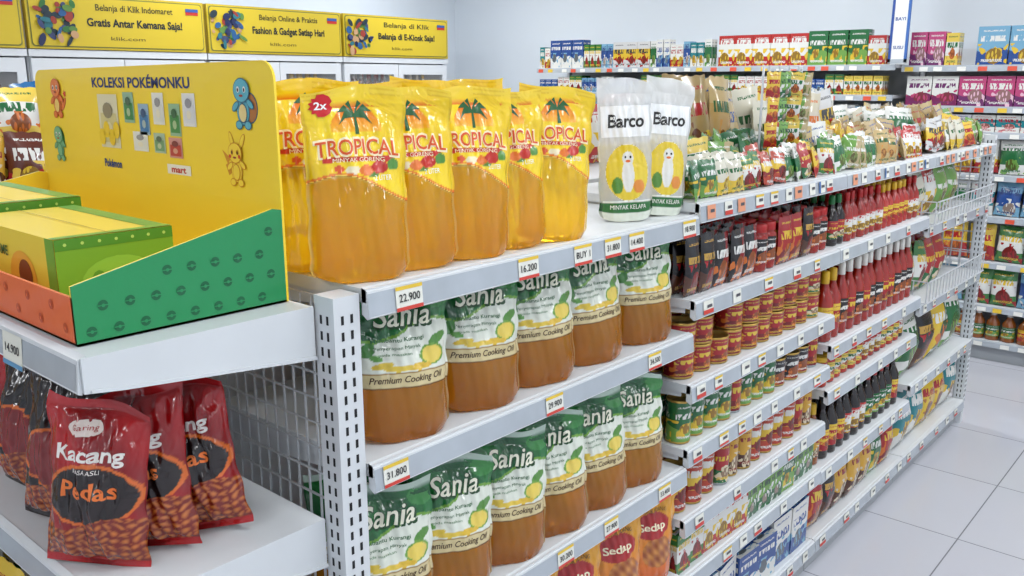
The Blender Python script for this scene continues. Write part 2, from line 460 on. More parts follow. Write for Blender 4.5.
def pt_g(a,b):
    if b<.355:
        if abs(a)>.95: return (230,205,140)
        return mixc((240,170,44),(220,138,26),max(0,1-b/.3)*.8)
    if b<.365: return (120,90,34)
    if b<.455: return (210,194,146) if b<.445 else (140,104,40)
    # leaf sprays, fruit slices on the white field
    for (cx,cz,rx,rz,sk,c) in ((-.5,.50,.22,.022,.05,(220,190,60)),(-.2,.478,.3,.02,0,(226,196,70)),(.25,.48,.3,.022,0,(222,184,56)),(.58,.545,.24,.055,0,(232,206,90)),(.58,.545,.3,.065,0,(110,160,60)),(.72,.64,.2,.035,.1,(84,140,56)),(-.78,.60,.16,.045,.1,(70,136,60)),(-.62,.55,.14,.022,-.08,(96,156,70))):
        if ((a-cx)/rx)**2+((b-cz-sk*(a-cx))/rz)**2<1: return c
    g=.70+.06*math.sin(a*2.4)
    if b<g: return (228,233,220)
    if b<g+.02: return (112,164,56)
    if b>.955: return (190,210,196)
    if ((a-.75)/.3)**2+((b-.9)/.07)**2<1: return (60,140,66)
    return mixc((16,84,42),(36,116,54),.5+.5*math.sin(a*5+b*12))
def ms_g(a,b): return M_oil if b<.355 else M_film
def dc_g(mb,mk):
    dtext(mb,'Sania',mk(1),(24,70,32),0.002,.214,width=.112,height=.041,offset=.03,shear=.25,maxe=.007)
    dtext(mb,'Sania',mk(2),(240,238,218),0,.216,width=.106,height=.036,offset=.012,shear=.25,maxe=.007)
    dtext(mb,'Membantu Kurangi',mk(1),(30,100,50),-.012,.175,width=.10,height=.009,offset=.01,maxe=.01)
    dtext(mb,'Penyerapan Minyak',mk(1),(30,100,50),-.014,.162,width=.088,height=.0075,maxe=.01)
    dtext(mb,'pada masakan',mk(1),(60,120,60),-.02,.1515,width=.06,height=.006,maxe=.01)
    dtext(mb,'Premium Cooking Oil',mk(1),(66,42,20),0,.1085,width=.14,height=.0145,offset=.015,shear=.3,maxe=.01)
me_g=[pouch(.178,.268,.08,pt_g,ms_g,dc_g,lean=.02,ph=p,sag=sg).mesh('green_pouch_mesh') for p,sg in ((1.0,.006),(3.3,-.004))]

def inw(a,b): return (a/.8)**2+((b-.35)/.2)**2<1
def pt_w(a,b):
    if b<.06: return (230,236,222)
    if b<.15: return (36,108,46) if b<.14 else (230,230,220)
    if inw(a,b):
        if (a/.22)**2+((b-.33)/.12)**2<1 or (a/.2)**2+((b-.45)/.05)**2<1: return (236,236,230)
        if ((a-.4)/.22)**2+((b-.25)/.05)**2<1: return (225,140,50)
        if ((a+.4)/.2)**2+((b-.26)/.06)**2<1: return (86,140,50)
        return (232,204,50)
    return (246,248,248)
def ms_w(a,b): return M_film if (inw(a,b) or b<.15 or .60<b<.82) and abs(a)<.9 else M_clear
def dc_w(mb,mk):
    dtext(mb,'Barco',mk(1),(36,36,36),0,.226,width=.086,height=.030,offset=.025,shear=.1,maxe=.007)
    dtext(mb,'MINYAK KELAPA',mk(1),(240,240,230),0,.0335,width=.085,height=.01,maxe=.01)
    for sx in (-.006,.006): dpoly(mb,ell(sx,.146,.0022,.003,8),mk(1),(20,20,20))
    dpoly(mb,ell(0,.137,.006,.003,10),mk(1),(220,110,40))
me_w=pouch(.128,.318,.055,pt_w,ms_w,dc_w,ph=.8,sag=.010).mesh('white_pouch_mesh')

def pt_r(dark):
    base=(182,18,22) if not dark else (32,18,18)
    def f(a,b):
        if b<.05 or b>.95: return mixc(base,(255,255,255),.06*(int(b*260)%2))
        if b<.30+.05*math.sin(a*3):
            gx=a*6.0+ (int(b*22)%2)*.5+.4*math.sin(b*40); gy=b*22+.3*math.sin(a*11)
            fx_=gx-math.floor(gx)-.5; fy_=gy-math.floor(gy)-.5
            k=3*math.sin(math.floor(gx)*12.9+math.floor(gy)*7.3)
            r=(fx_*math.cos(k)+fy_*math.sin(k))**2/.26+(fy_*math.cos(k)-fx_*math.sin(k))**2/.11
            return mixc((206,120,50),(150,64,26),min(1,r)) if r<1.0 else (120,28,16)
        if ((a-.05)/.86)**2+((b-.47)/.17)**2<1: return (30,14,14) if not dark else (130,22,22)
        if ((a-.05)/.92)**2+((b-.47)/.19)**2<1: return (222,108,34)
        return mixc(base,tuple(k*.75 for k in base),.5+.5*math.sin(a*4+b*9))
    return f
def dc_r(mb,mk):
    dpoly(mb,ell(-.01,.205,.026,.011,20),mk(1),(230,215,205),maxe=.01)
    dtext(mb,'Garing',mk(2),(170,20,24),-.01,.205,width=.036,height=.009,maxe=.01)
    dtext(mb,'Kacang',mk(1),(240,234,228),0,.168,width=.105,height=.027,offset=.025,maxe=.007)
    dtext(mb,'Pedas',mk(1),(230,120,56),.004,.122,width=.085,height=.024,offset=.02,maxe=.007)
    dtext(mb,'RASA ASLI',mk(1),(240,234,228),.0,.148,width=.04,height=.006,maxe=.01)
me_r=[pouch(.155,.24,.08,pt_r(False),lambda a,b:M_film,dc_r,kind='bag',ph=p,sag=sg).mesh('peanut_bag_mesh') for p,sg in ((.5,.014),(2.9,-.018))]
me_k=pouch(.155,.24,.08,pt_r(True),lambda a,b:M_film,None,kind='bag',ph=2.0,sag=.012).mesh('dark_peanut_bag_mesh')
def pt_o(a,b):
    if b>.94: return (232,208,116)
    if ((a)/.7)**2+((b-.62)/.13)**2<1: return (176,28,28)
    if ((a-.2)/.6)**2+((b-.36)/.15)**2<1:
        v=math.sin(a*14+b*9)*math.cos(b*50+a*6); return mixc((210,140,60),(140,66,25),.5+.5*v)
    return mixc((228,160,30),(210,84,25),max(0,min(1,1-b*1.4)))
def dc_o(mb,mk):
    dtext(mb,'Sedap',mk(1),(250,238,206),0,.162,width=.085,height=.026,offset=.02,maxe=.008)
    dtext(mb,'KERUPUK UDANG',mk(1),(60,20,10),0,.205,width=.09,height=.01,maxe=.01)
me_o=pouch(.165,.268,.075,pt_o,lambda a,b:M_film,dc_o,ph=.3,nu=60,nv=90).mesh('orange_pouch_mesh')

# ============================================================ ROOM
H=3.0
def room(name,x0,x1,y0,y1,z0,z1,mat):
    mb=MB(); box(mb,x0,x1,y0,y1,z0,z1,mat); return mb.build(name)
mf,nt,b=newmat('floor_tiles')
tc=nt.nodes.new('ShaderNodeTexCoord')
br=nt.nodes.new('ShaderNodeTexBrick'); br.offset=0; br.squash=1
br.inputs['Scale'].default_value=1; br.inputs['Brick Width'].default_value=.6; br.inputs['Row Height'].default_value=.6
br.inputs['Mortar Size'].default_value=.0024; br.inputs['Mortar Smooth'].default_value=.1
br.inputs['Color1'].default_value=lin((196,197,204)); br.inputs['Color2'].default_value=lin((191,192,200)); br.inputs['Mortar'].default_value=lin((128,128,134))
mp=nt.nodes.new('ShaderNodeMapping'); mp.inputs['Location'].default_value=(.12,.2,0)
nt.links.new(tc.outputs['Object'],mp.inputs['Vector']); nt.links.new(mp.outputs[0],br.inputs['Vector'])
nzf=nt.nodes.new('ShaderNodeTexNoise'); nzf.inputs['Scale'].default_value=1.5; nzf.inputs['Detail'].default_value=5
nt.links.new(tc.outputs['Object'],nzf.inputs['Vector'])
nt.links.new(br.outputs['Color'],b.inputs['Base Color'])
nt.links.new(nodeM(nt,'MULTIPLY_ADD',nzf.outputs['Fac'],.2,.07),b.inputs['Roughness'])
bp=nt.nodes.new('ShaderNodeBump'); bp.invert=True; bp.inputs['Distance'].default_value=.001; nt.links.new(br.outputs['Fac'],bp.inputs['Height']); nt.links.new(bp.outputs[0],b.inputs['Normal'])
room('floor',-6.4,3.2,-3.2,6.5,-.1,0,mf)
room('ceiling',-6.4,3.2,-3.2,6.5,H,H+.1,M_ceil)
room('wall_back',-6.4,3.2,6.35,6.5,0,H,M_wall)
room('wall_left',-6.4,-6.3,-3.2,6.35,0,H,M_wall)
room('wall_right',3.1,3.2,-3.2,6.35,0,H,M_wall)
room('wall_front',-6.3,3.1,-3.2,-3.1,0,H,M_wall)
mb=MB(); box(mb,-6.3,3.1,6.33,6.349,0,.1,M_base); mb.build('baseboard_back')

# ============================================================ MAIN GONDOLA
XF=-1.04; XS=-1.50; XM=-1.53; XO=-2.02
T1=1.385; T2=1.412
bays=[(.845,1.868),(1.872,2.798),(2.802,3.728),(3.732,4.655)]
SH=[[T1,1.09,.73,.42,.13],[T2,1.17,.95,.775,.575,.40,.13],[T2,1.17,.84,.68,.39,.13],[T2,1.13,.80,.45,.13]]
g=MB()
def upright(mb,x0,x1,y0,y1,z1,slots=True):
    box(mb,x0,x1,y0,y1,0,z1,M_shelf)
    if slots:
        z=.06
        while z<z1-.03:
            yc=(y0+y1)/2; xc=(x0+x1)/2
            for dy in (-.009,.009):
                box(mb,x1-.001,x1+.0006,yc+dy-.0025,yc+dy+.0025,z,z+.014,M_dark)
            for dx in (-.008,.008):
                box(mb,xc+dx-.0025,xc+dx+.0025,y0-.0006,y0+.001,z,z+.014,M_dark)
            z+=.026
upright(g,-1.10,-1.052,.79,.84,1.378)
upright(g,-2.0,-1.955,.79,.84,1.375)
upright(g,-1.56,-1.515,.79,.84,1.375)
for y in (1.87,2.80,3.73): upright(g,XM-.02,XM+.02,y-.002,y+.002,1.36,False)
upright(g,-1.09,-1.045,4.66,4.70,1.45); upright(g,-2.0,-1.955,4.66,4.70,1.45,False)
def lip(mb,x,y0,y1,z,side=1):
    h=.046; t=.014
    pts=[(x,z+.002),(x+side*t,z-.004),(x+side*(t+.004),z-h),(x+side*(t-.002),z-h-.003),(x,z-h+.004)]
    prism(mb,pts,'y',y0,y1,M_shelf)
    xa=x+side*(t+.0006); xb=x+side*(t+.0042)
    mb.add([(xa,y0,z-.007),(xa,y1,z-.007),(xb,y1,z-h+.002),(xb,y0,z-h+.002)],[(0,1,2,3)],M_rail)
for bi,(y0,y1) in enumerate(bays):
    for z in SH[bi]:
        box(g,XS,XF-.001,y0,y1,z-.022,z,M_shelf); lip(g,XF-.012,y0,y1,z)
        for yy in (y0+.004,y1-.007):
            prism(g,[(XF-.03,z-.022),(XF-.03,z-.035),(XS,z-.075),(XS,z-.022)],'y',yy,yy+.003,M_shelf)
    for z in (T1 if bi==0 else T2,1.02,.70,.40,.13):
        box(g,XO,-1.56,y0,y1,z-.022,z,M_shelf); lip(g,XO+.012,y0,y1,z,-1)
    box(g,XS+.002-.03,XS-.002-.02,y0,y1,.12,1.36,M_shelf)
    box(g,-1.55,-1.545,y0,y1,.12,1.36,M_shelf)
    box(g,XO+.03,XF-.03,y0,y1,0,.105,M_base)
def wiremesh(mb,x0,x1,y,z0,z1,cx,cz,r=.0016):
    n=int((x1-x0)/cx)
    for i in range(n+1):
        x=x0+(x1-x0)*i/n; box(mb,x-r,x+r,y-r,y+r,z0,z1,M_wire)
    n=int((z1-z0)/cz)
    for i in range(n+1):
        z=z0+(z1-z0)*i/n; box(mb,x0,x1,y-2.8*r,y-1.1*r,z-r,z+r,M_wire)
def wiremesh_x(mb,x,y0,y1,z0,z1,cy,cz,r=.0022):
    n=max(1,int((y1-y0)/cy))
    for i in range(n+1):
        y=y0+(y1-y0)*i/n; box(mb,x-r,x+r,y-r,y+r,z0,z1,M_wire)
    n=max(1,int((z1-z0)/cz))
    for i in range(n+1):
        z=z0+(z1-z0)*i/n; box(mb,x+1.1*r,x+2.8*r,y0,y1,z-r,z+r,M_wire)
wiremesh(g,-1.51,-1.11,.835,.1,1.36,.03,.045)
wiremesh(g,-1.95,-1.565,.835,.1,1.36,.03,.045)
wiremesh(g,-1.95,-1.095,4.675,.1,1.45,.045,.05,.0024)
g.build('gondola_shelf')
wb=MB()
for (z0,z1) in ((1.135,1.225),(.805,.895)):
    wiremesh_x(wb,XF+.015,3.76,4.64,z0,z1,.045,.045)
    for yy in (3.76,4.64): wiremesh(wb,XS+.03,XF+.015,yy,z0,z1,.05,.045,.002)
wb.build('wire_basket')

e=MB()
yfr=.436
for z in (1.36,1.0,.64,.13):
    box(e,-2.0,-1.10,yfr+.004,.785,z-.02,z,M_shelf)
    prism(e,[(yfr+.004,z+.003),(yfr-.006,z-.002),(yfr-.010,z-.046),(yfr-.005,z-.048),(yfr+.004,z-.02)],'x',-2.0,-1.10,M_shelf)
    e.add([(-1.105,yfr-.0068,z-.008),(-1.995,yfr-.0068,z-.008),(-1.995,yfr-.0105,z-.043),(-1.105,yfr-.0105,z-.043)],[(0,1,2,3)],M_rail)
    for x in (-1.099,-2.004):
        prism(e,[(yfr-.004,z+.001),(yfr-.004,z-.046),(.48,z-.052),(.785,z-.085),(.785,z+.001)],'x',x,x+.004,M_shelf)
    prism(e,[(yfr+.004,z-.042),(.48,z-.0475),(.785,z-.079),(.785,z-.085),(.48,z-.052),(yfr+.004,z-.046)],'x',-1.0946,-1.0916,M_shelf)
box(e,-1.98,-1.12,.45,.78,0,.108,M_base)
e.build('end_cap_shelf')

# ============================================================ PRICE TAGS
tg=MB()
def tag(y,z,w=.052,h=.036,text=None,x=XF+.0065,style=0):
    z1=z-.006; z0=z1-h
    def F(l): return lambda a,bz: (x+.0006*l-(bz-z0)*.08+.0005, a, bz)
    dpoly(tg,rect(y,y+w,z0,z1),F(1),(228,228,218))
    if style==0: dpoly(tg,rect(y,y+w,z0,z0+.006),F(2),(205,66,54)); dpoly(tg,rect(y,y+w,z1-.006,z1),F(2),(225,190,60))
    elif style==1: dpoly(tg,rect(y,y+w,z0,z0+.011),F(2),(200,60,50))
    elif style==2: dpoly(tg,rect(y,y+w*.28,z0,z1),F(2),(60,105,165))
    elif style==3: dpoly(tg,rect(y,y+w,z0,z1),F(2),(222,150,116))
    if text: dtext(tg,text,F(3),(25,25,30),y+w*.5,z0+h*.52,width=w*.78,height=h*.33,offset=.01)
    else: dpoly(tg,rect(y+w*.35,y+w*.85,z0+h*.45,z0+h*.68),F(3),(80,80,86))
for y,t in ((.90,'22.900'),(1.20,'16.200'),(1.37,'BUY 1'),(1.475,'31.800'),(1.565,'14.400'),(1.79,'18.900')): tag(y,T1,.058,.040,t)
for y,t in ((.862,'31.800'),(1.285,'29.900'),(1.66,'34.500')): tag(y,1.09,.055,.038,t)
for y,t in ((1.33,'30.200'),(1.5,'27.900'),(1.73,'33.400')): tag(y,.73,.055,.038,t)
for bi in (1,2,3):
    y0,y1=bays[bi]
    for zi,z in enumerate(SH[bi]):
        y=y0+random.uniform(.01,.05)
        while y<y1-.06:
            tag(y,z,random.choice((.045,.05,.04)),.034,None,style=random.choice((0,1,3,3,2,4)) if zi==0 else random.choice((0,4,1,4)))
            y+=random.uniform(.055,.13) if zi==0 else random.uniform(.09,.24)
def Fe(l): return lambda a,bz:(a,yfr-.0085-.0006*l+(bz-1.33)*.08,bz)
dpoly(tg,rect(-1.345,-1.275,1.306,1.354),Fe(2),(226,226,214)); dpoly(tg,rect(-1.345,-1.275,1.306,1.313),Fe(3),(90,150,190))
dtext(tg,'14.900',Fe(3),(30,30,40),-1.31,1.332,width=.05,height=.013,offset=.01)
tg.build('price_tags')

# ============================================================ FOREGROUND PRODUCTS
def put(name,me,x,y,z,deg,tx=0,ty=0,s=1):
    return inst(name,me,(x,y,z),(math.radians(tx),math.radians(ty),math.radians(deg)),s)
nm='cooking_oil_pouch'; zt=T1+.001
put(nm,me_yp,-1.105,.89,zt,66,-2)
for i,(x,y,dg,ty,s) in enumerate(((-1.11,1.01,62,-2,1),(-1.10,1.14,72,2,1.0),(-1.11,1.26,66,-2,.99),(-1.10,1.375,64,3,1.0))):
    put(nm,me_y[i%3],x,y,zt,dg,-2,ty,s)
for i,(x,y,dg,ty) in enumerate(((-1.225,.885,72,2),(-1.235,1.02,66,-3),(-1.23,1.16,72,3),(-1.235,1.29,70,-2))):
    put(nm,me_y[(i+1)%3],x,y,zt,dg,-2,ty,1.04)
for i,y in enumerate((.965,1.16,1.345,1.535,1.735)):
    put(nm,me_g[i%2],-1.10,y,1.091,74+random.uniform(-5,5),-2,random.uniform(-3,3))
    put(nm,me_g[(i+1)%2],-1.21,y+.02,1.091,78)
for i,y in enumerate((.915,1.075,1.24,1.395,1.555,1.715)):
    put(nm,me_g[(i+1)%2],-1.10,y,.731,66+random.uniform(-6,6),-2,random.uniform(-4,4))
    put(nm,me_g[i%2],-1.21,y+.02,.731,70)
put(nm,me_w,-1.125,1.685,zt,50,-2,-2); put(nm,me_w,-1.115,1.81,zt,60,-3,5)
for i,y in enumerate((.95,1.12,1.30,1.47,1.64,1.78)):
    put('cracker_pouch',me_o,-1.10,y,.421,68,0,random.uniform(-4,4))
put('peanut_bag',me_r[0],-1.235,.478,1.002,36,-7,3,1.03)
put('peanut_bag',me_r[1],-1.222,.558,1.002,34,-8,-7,1.03)
put('peanut_bag',me_r[0],-1.21,.638,1.002,38,-8,-11,1.03)
put('peanut_bag',me_k,-1.405,.50,1.002,24,-7,5,1.05)
put('peanut_bag',me_k,-1.41,.59,1.002,20,-7,-4)
put('peanut_bag',me_k,-1.575,.51,1.002,10,-7,3)
put('peanut_bag',me_r[1],-1.745,.51,1.002,5,-7,3)
mb=MB()
its=[pillow(.13,.2,.06,m,seed=3) for m in p_red[:3]+p_yel[:2]+p_brown[:1]]
fill(mb,PB(-1.98,.45,.641),.86,its,rows=2,jit=6); fill(mb,PB(-1.98,.45,.131),.86,its,rows=2,jit=6)
mb.build('snack_bag_row')

# ============================================================ CARD DISPLAY TRAY
t=MB()
xr=-1.15; xl=-2.03; yb=.775; yf=.452; zb=1.3615
cG=(36,140,84); cO=(228,106,58); cY=(248,216,58)
M_card=attrmat('printed_cardboard',rough=.38,bump=.05,coat=.2)
pp=[(xl,zb),(xr,zb)]
for k in range(7):
    a=pi/2*k/6; pp.append((xr-.03+.03*math.cos(a),1.730-.03+.03*math.sin(a)))
for k in range(7):
    a=pi/2+pi/2*k/6; pp.append((xl+.03+.03*math.cos(a),1.722-.03+.03*math.sin(a)))
prism(t,pp,'y',yb,yb+.004,M_card,col=lin(cY))
box(t,xl,xr,yf,yb,zb,zb+.003,M_card,col=lin(cY))
side=[(yf,zb),(yb,zb),(yb,zb+.145),(yb-.015,zb+.148),(yf,zb+.08)]
prism(t,side,'x',xr-.0025,xr,M_card,col=lin(cG)); prism(t,side,'x',xr-.006,xr-.0026,M_card,col=lin(cY))
prism(t,side,'x',xl,xl+.0025,M_card,col=lin(cG)); prism(t,side,'x',xl+.0026,xl+.006,M_card,col=lin(cY))
box(t,xl,xr-.001,yf,yf+.0025,zb,zb+.065,M_card,col=lin(cO)); box(t,xl,xr-.006,yf+.0026,yf+.006,zb,zb+.064,M_card,col=lin((226,120,70)))
def Fs(l): return lambda a,z:(xr+.0006*l,a,z)
for r_ in range(4):
    for c_ in range(9):
        yy=yf+.02+c_*.037+(r_%2)*.018; zz=zb+.016+r_*.033
        if zz>zb+.07+(yy-yf)*.2-.008 or yy>yb-.012: continue
        dpoly(t,ell(yy,zz,.0072,.0072,16),Fs(1),(18,98,60),M_card)
        dpoly(t,rect(yy-.0072,yy+.0072,zz-.0008,zz+.0008),Fs(2),cG,M_card)
        dpoly(t,ell(yy,zz,.0025,.0025,8),Fs(3),cG,M_card)
def Ff(l): return lambda a,z:(a,yf-.0006*l,z)
for c_ in range(22):
    xx=xr-.03-c_*.04; zz=zb+.02+(c_%2)*.026
    dpoly(t,ell(xx,zz,.0072,.0072,16),Ff(1),(195,76,40),M_card); dpoly(t,ell(xx,zz,.0025,.0025,8),Ff(2),cO,M_card)
def Fp(l): return lambda a,z:(a,yb-.0005*l,z)
dtext(t,'KOLEKSI POKÉMONKU',Fp(1),(24,50,112),-1.575,1.699,width=.365,height=.024,offset=.03)
for (cx,cz,w_,h_,c_) in ((-1.70,1.625,.08,.10,(210,200,145)),(-1.615,1.652,.04,.055,(60,140,86)),(-1.56,1.632,.038,.055,(60,124,180)),(-1.505,1.652,.04,.055,(225,225,220)),(-1.45,1.634,.038,.055,(60,140,76)),(-1.40,1.652,.042,.055,(220,222,230)),(-1.58,1.592,.055,.035,(230,230,225)),(-1.51,1.592,.04,.035,(116,160,116)),(-1.455,1.586,.045,.035,(190,60,50))):
    dpoly(t,rect(cx-w_/2,cx+w_/2,cz-h_/2,cz+h_/2),Fp(2),mixc(c_,(235,235,235),.5),M_card)
    dpoly(t,rect(cx-w_*.4,cx+w_*.4,cz-h_*.4,cz+h_*.15),Fp(3),c_,M_card)
    dpoly(t,ell(cx,cz+h_*.2,w_*.25,h_*.15,12),Fp(4),mixc(c_,(40,40,60),.4),M_card)
    dpoly(t,ell(cx,cz-h_*.15,w_*.18,h_*.14,12),Fp(4),mixc(c_,(240,230,200),.6),M_card)
for k in range(4): dpoly(t,ell(-1.73+.02*k,1.595+.014*(k%2),.013,.016,12),Fp(5),(240,204,40),M_card)
dtext(t,'Pokémon',Fp(2),(30,70,140),-1.70,1.545,width=.07,height=.016,offset=.03)
dpoly(t,rect(-1.49,-1.41,1.540,1.557),Fp(2),(238,236,230),M_card)
dtext(t,'mart',Fp(3),(190,40,40),-1.45,1.548,width=.05,height=.010,offset=.03)
def fig(cx,cz,s,body,belly,dark,kind):
    P=lambda pts,l,c: dpoly(t,pts,lambda a,z:(a,yb-.0004*l,z),c,M_card)
    def e_(x,z,rx,rz,l,c,rot=0):
        P(ell(cx+x*s,cz+z*s,(rx+.03)*s,(rz+.03)*s,20,rot),l,dark); P(ell(cx+x*s,cz+z*s,rx*s,rz*s,20,rot),l+1,c)
    if kind=='turtle': e_(.28,-.15,.33,.36,1,(176,112,60))
    if kind=='lizard': e_(.42,-.25,.28,.09,1,body,.7); P(star(cx+.62*s,cz+.1*s,.14*s,.06*s,5),3,(215,40,30))
    if kind=='mouse':
        P([(cx-.45*s,cz-.4*s),(cx-.6*s,cz-.1*s),(cx-.5*s,cz-.05*s),(cx-.75*s,cz+.35*s),(cx-.3*s,cz+.1*s),(cx-.42*s,cz),(cx-.25*s,cz-.3*s)],1,dark)
        e_(-.2,.62,.08,.26,1,body,.35); e_(.32,.6,.08,.26,1,body,-.6)
    if kind=='bulb': e_(.1,.15,.3,.3,1,(84,156,76))
    e_(0,-.25,.26,.32,3,body); e_(0,-.28,.17,.22,5,belly)
    e_(-.2,-.58,.13,.09,5,body); e_(.2,-.58,.13,.09,5,body)
    e_(-.32,-.12,.16,.07,5,body,.6); e_(.34,-.05,.16,.07,5,body,-.6)
    e_(0,.28,.34,.28,7,body)
    for sx in (-.13,.15):
        P(ell(cx+sx*s,cz+.3*s,.065*s,.08*s,12),9,(240,240,240) if kind!='mouse' else dark); P(ell(cx+sx*s,cz+.29*s,.035*s,.05*s,10),10,(40,25,30))
    P(ell(cx,cz+.15*s,.09*s,.03*s,10),10,(160,50,50))
    if kind=='mouse':
        for sx in (-.24,.24): P(ell(cx+sx*s,cz+.18*s,.06*s,.06*s,10),10,(215,70,40))
fig(-1.235,1.668,.062,(90,178,200),(232,212,150),(50,104,130),'turtle')
fig(-1.265,1.572,.055,(246,214,66),(246,214,66),(214,146,36),'mouse')
fig(-1.925,1.668,.062,(226,120,60),(236,204,116),(200,84,44),'lizard')
fig(-1.935,1.575,.056,(120,184,140),(120,184,140),(70,140,104),'bulb')
t.build('card_display_tray')
def carton(name,x0,x1,y0,y1,z0,h):
    c=MB(); gC=(116,168,50)
    box(c,x0,x1,y0,y1,z0,z0+h,M_card,col=lin((236,208,66)))
    def fr(l): return lambda a,z:(x1+.0006*l,a,z)
    dpoly(c,rect(y0,y1,z0,z0+h),fr(1),gC,M_card)
    dpoly(c,rect(y0,y1,z0+h*.86,z0+h),fr(2),(76,140,44),M_card)
    for k in range(7): dpoly(c,ell(y0+(y1-y0)*(.08+.14*k),z0+h*.93,.0025,.0025,8),fr(3),(180,210,104),M_card)
    dpoly(c,ell((y0+y1)/2,z0+h*.42,.055,h*.3,20),fr(2),(138,190,66),M_card)
    for k in range(3): dpoly(c,ell((y0+y1)/2-.03+.03*k,z0+h*.4,.012,.02,12),fr(3),(92,150,50),M_card)
    def ft(l): return lambda a,b_:(a,b_,z0+h+.0006*l)
    dpoly(c,rect(x0,x1,y1-.03,y1),ft(1),(96,156,52),M_card); dpoly(c,rect(x1-.018,x1,y0,y1),ft(2),(110,165,50),M_card)
    dpoly(c,rect(x0,x1,y0+(y1-y0)*.45,y0+(y1-y0)*.46),ft(3),(160,134,40),M_card)
    def f2(l): return lambda a,z:(a,y0-.0006*l,z)
    dpoly(c,rect(x1-.03,x1,z0,z0+h),f2(1),(110,165,50),M_card)
    dpoly(c,ell((x0+x1)/2+.05,z0+h*.4,.05,h*.35,20),f2(1),(236,170,50),M_card)
    dpoly(c,ell((x0+x1)/2+.06,z0+h*.45,.025,h*.2,20),f2(2),(120,60,30),M_card)
    dtext(c,'CARD GAME',f2(3),(60,100,40),(x0+x1)/2-.06,z0+h*.7,width=.12,height=.016,offset=.02)
    c.build(name)
carton('trading_card_carton',-1.62,-1.275,.485,.66,zb+.0035,.118)
carton('trading_card_carton',-1.99,-1.64,.485,.68,zb+.0035,.13)

# ============================================================ GONDOLA STOCK
def row(name,bi,zi,items,short=0,inset=.02,**k):
    mb=MB(); y0,y1=bays[bi]; z=SH[bi][zi]
    fill(mb,PA(XF-inset,y0+.01,z+.001),y1-y0-.02-short,items,**k)
    return mb.build(name)
row('snack_bag_row',0,4,[pillow(.14,.22,.06,m) for m in p_yel+p_red[:2]],rows=2)
row('sauce_jar_row',1,1,[P_jar(.03,.135,S_chili,p_red[2],C_red),P_jar(.028,.13,S_soy,p_brown[0],C_blk),P_bottle(.026,.165,S_soy,p_brown[1],C_red),P_jar(.03,.13,S_tom,p_brown[2],C_yel),P_bottle(.024,.16,S_chili,p_yel[0],C_yel),pillow(.07,.15,.03,p_brown[1]),pillow(.08,.14,.03,p_red[2]),pillow(.08,.14,.03,p_red[0])],rows=4,group=(1,2))
row('canned_meat_row',1,2,[P_can(.042,.075,p_red[0],L_gold),P_can(.038,.07,p_red[2],L_gold),P_can(.045,.08,p_red[3],L_gold),P_can(.04,.07,p_brown[2],L_sil),P_can(.045,.075,p_red[4],L_gold)],rows=4,group=(1,3),stack=2)
row('canned_food_row',1,3,[P_can(.034,.115,p_red[1],L_sil),P_can(.034,.12,p_green[0],L_gold),P_can(.036,.105,p_red[3],L_gold),P_can(.033,.11,p_red[0],L_sil),P_can(.04,.09,p_red[2],L_gold)],rows=4,group=(1,3))
row('canned_fish_row',1,4,[P_can(.033,.135,p_red[0],L_gold),P_can(.033,.14,p_green[2],L_sil),P_can(.036,.13,p_red[4],L_gold),P_can(.033,.135,p_red[3],L_sil),P_can(.033,.135,p_yel[2],L_gold)],rows=4,group=(1,3))
row('seasoning_box_row',1,5,[P_box(.075,.03,.12,p_green[1]),P_box(.08,.035,.125,p_red[1]),P_box(.07,.03,.115,p_brown[0]),P_box(.08,.04,.12,p_green[3]),P_box(.085,.04,.125,p_green[0])],rows=5,group=(1,3),jit=6)
row('food_carton_row',1,6,[P_box(.12,.05,.15,p_blue[0]),P_box(.13,.05,.17,p_white[1]),P_box(.11,.05,.16,p_blue[2]),P_box(.12,.06,.14,p_green[0])],rows=3,group=(1,2),jit=6)
row('chili_sauce_bottle_row',2,1,[P_bottle(.026,.165,S_chili,p_red[1],C_red),P_bottle(.026,.16,S_tom,p_yel[0],C_yel),P_bottle(.026,.165,S_soy,p_red[3],C_grn)],rows=4,group=(2,4))
row('sauce_bottle_row',2,2,[P_bottle(.032,.25,S_chili,p_red[0],C_wht),P_bottle(.032,.26,S_tom,p_red[3],C_wht),P_bottle(.034,.24,S_chili,p_yel[0],C_yel),P_bottle(.03,.25,S_chili,p_red[2],C_wht)],rows=4,group=(1,3))
row('sauce_jar_row',2,3,[P_jar(.03,.11,S_chili,p_red[1],C_red),P_jar(.03,.105,S_tom,p_yel[1],C_yel),P_jar(.028,.11,S_soy,p_white[0],C_grn)],rows=4,group=(2,3))
row('soy_sauce_bottle_row',2,4,[P_bottle(.033,.22,S_soy,p_red[1],C_grn),P_bottle(.032,.215,S_soy,p_green[0],C_red),P_bottle(.033,.22,S_amb,p_yel[2],C_yel),P_bottle(.033,.22,S_soy,p_yel[0],C_blk)],rows=4,group=(1,3))
row('seasoning_pouch_row',2,5,[pillow(.12,.2,.05,m) for m in (p_red[0],p_brown[1],p_yel[2],p_green[0],p_blue[3],p_brown[0])],rows=3,roll=5,group=(1,3))
row('cereal_bag_row',3,1,[pillow(.15,.21,.08,m) for m in (p_white[2],p_crk[2],p_green[3],p_crk[5],p_white[4],p_red[1])],rows=2,short=.2,roll=6,inset=.05,group=(1,2))
row('refill_pouch_row',3,2,[pillow(.14,.22,.07,m) for m in (p_white[2],p_crk[2],p_green[1],p_white[4],p_green[3],p_red[3])],rows=2,short=.25,roll=6,inset=.06,group=(1,2))
row('rice_bag_row',3,3,[pillow(.2,.29,.1,m) for m in (p_white[2],p_green[2],p_white[2],p_brown[1])],rows=2,group=(1,1),roll=5)
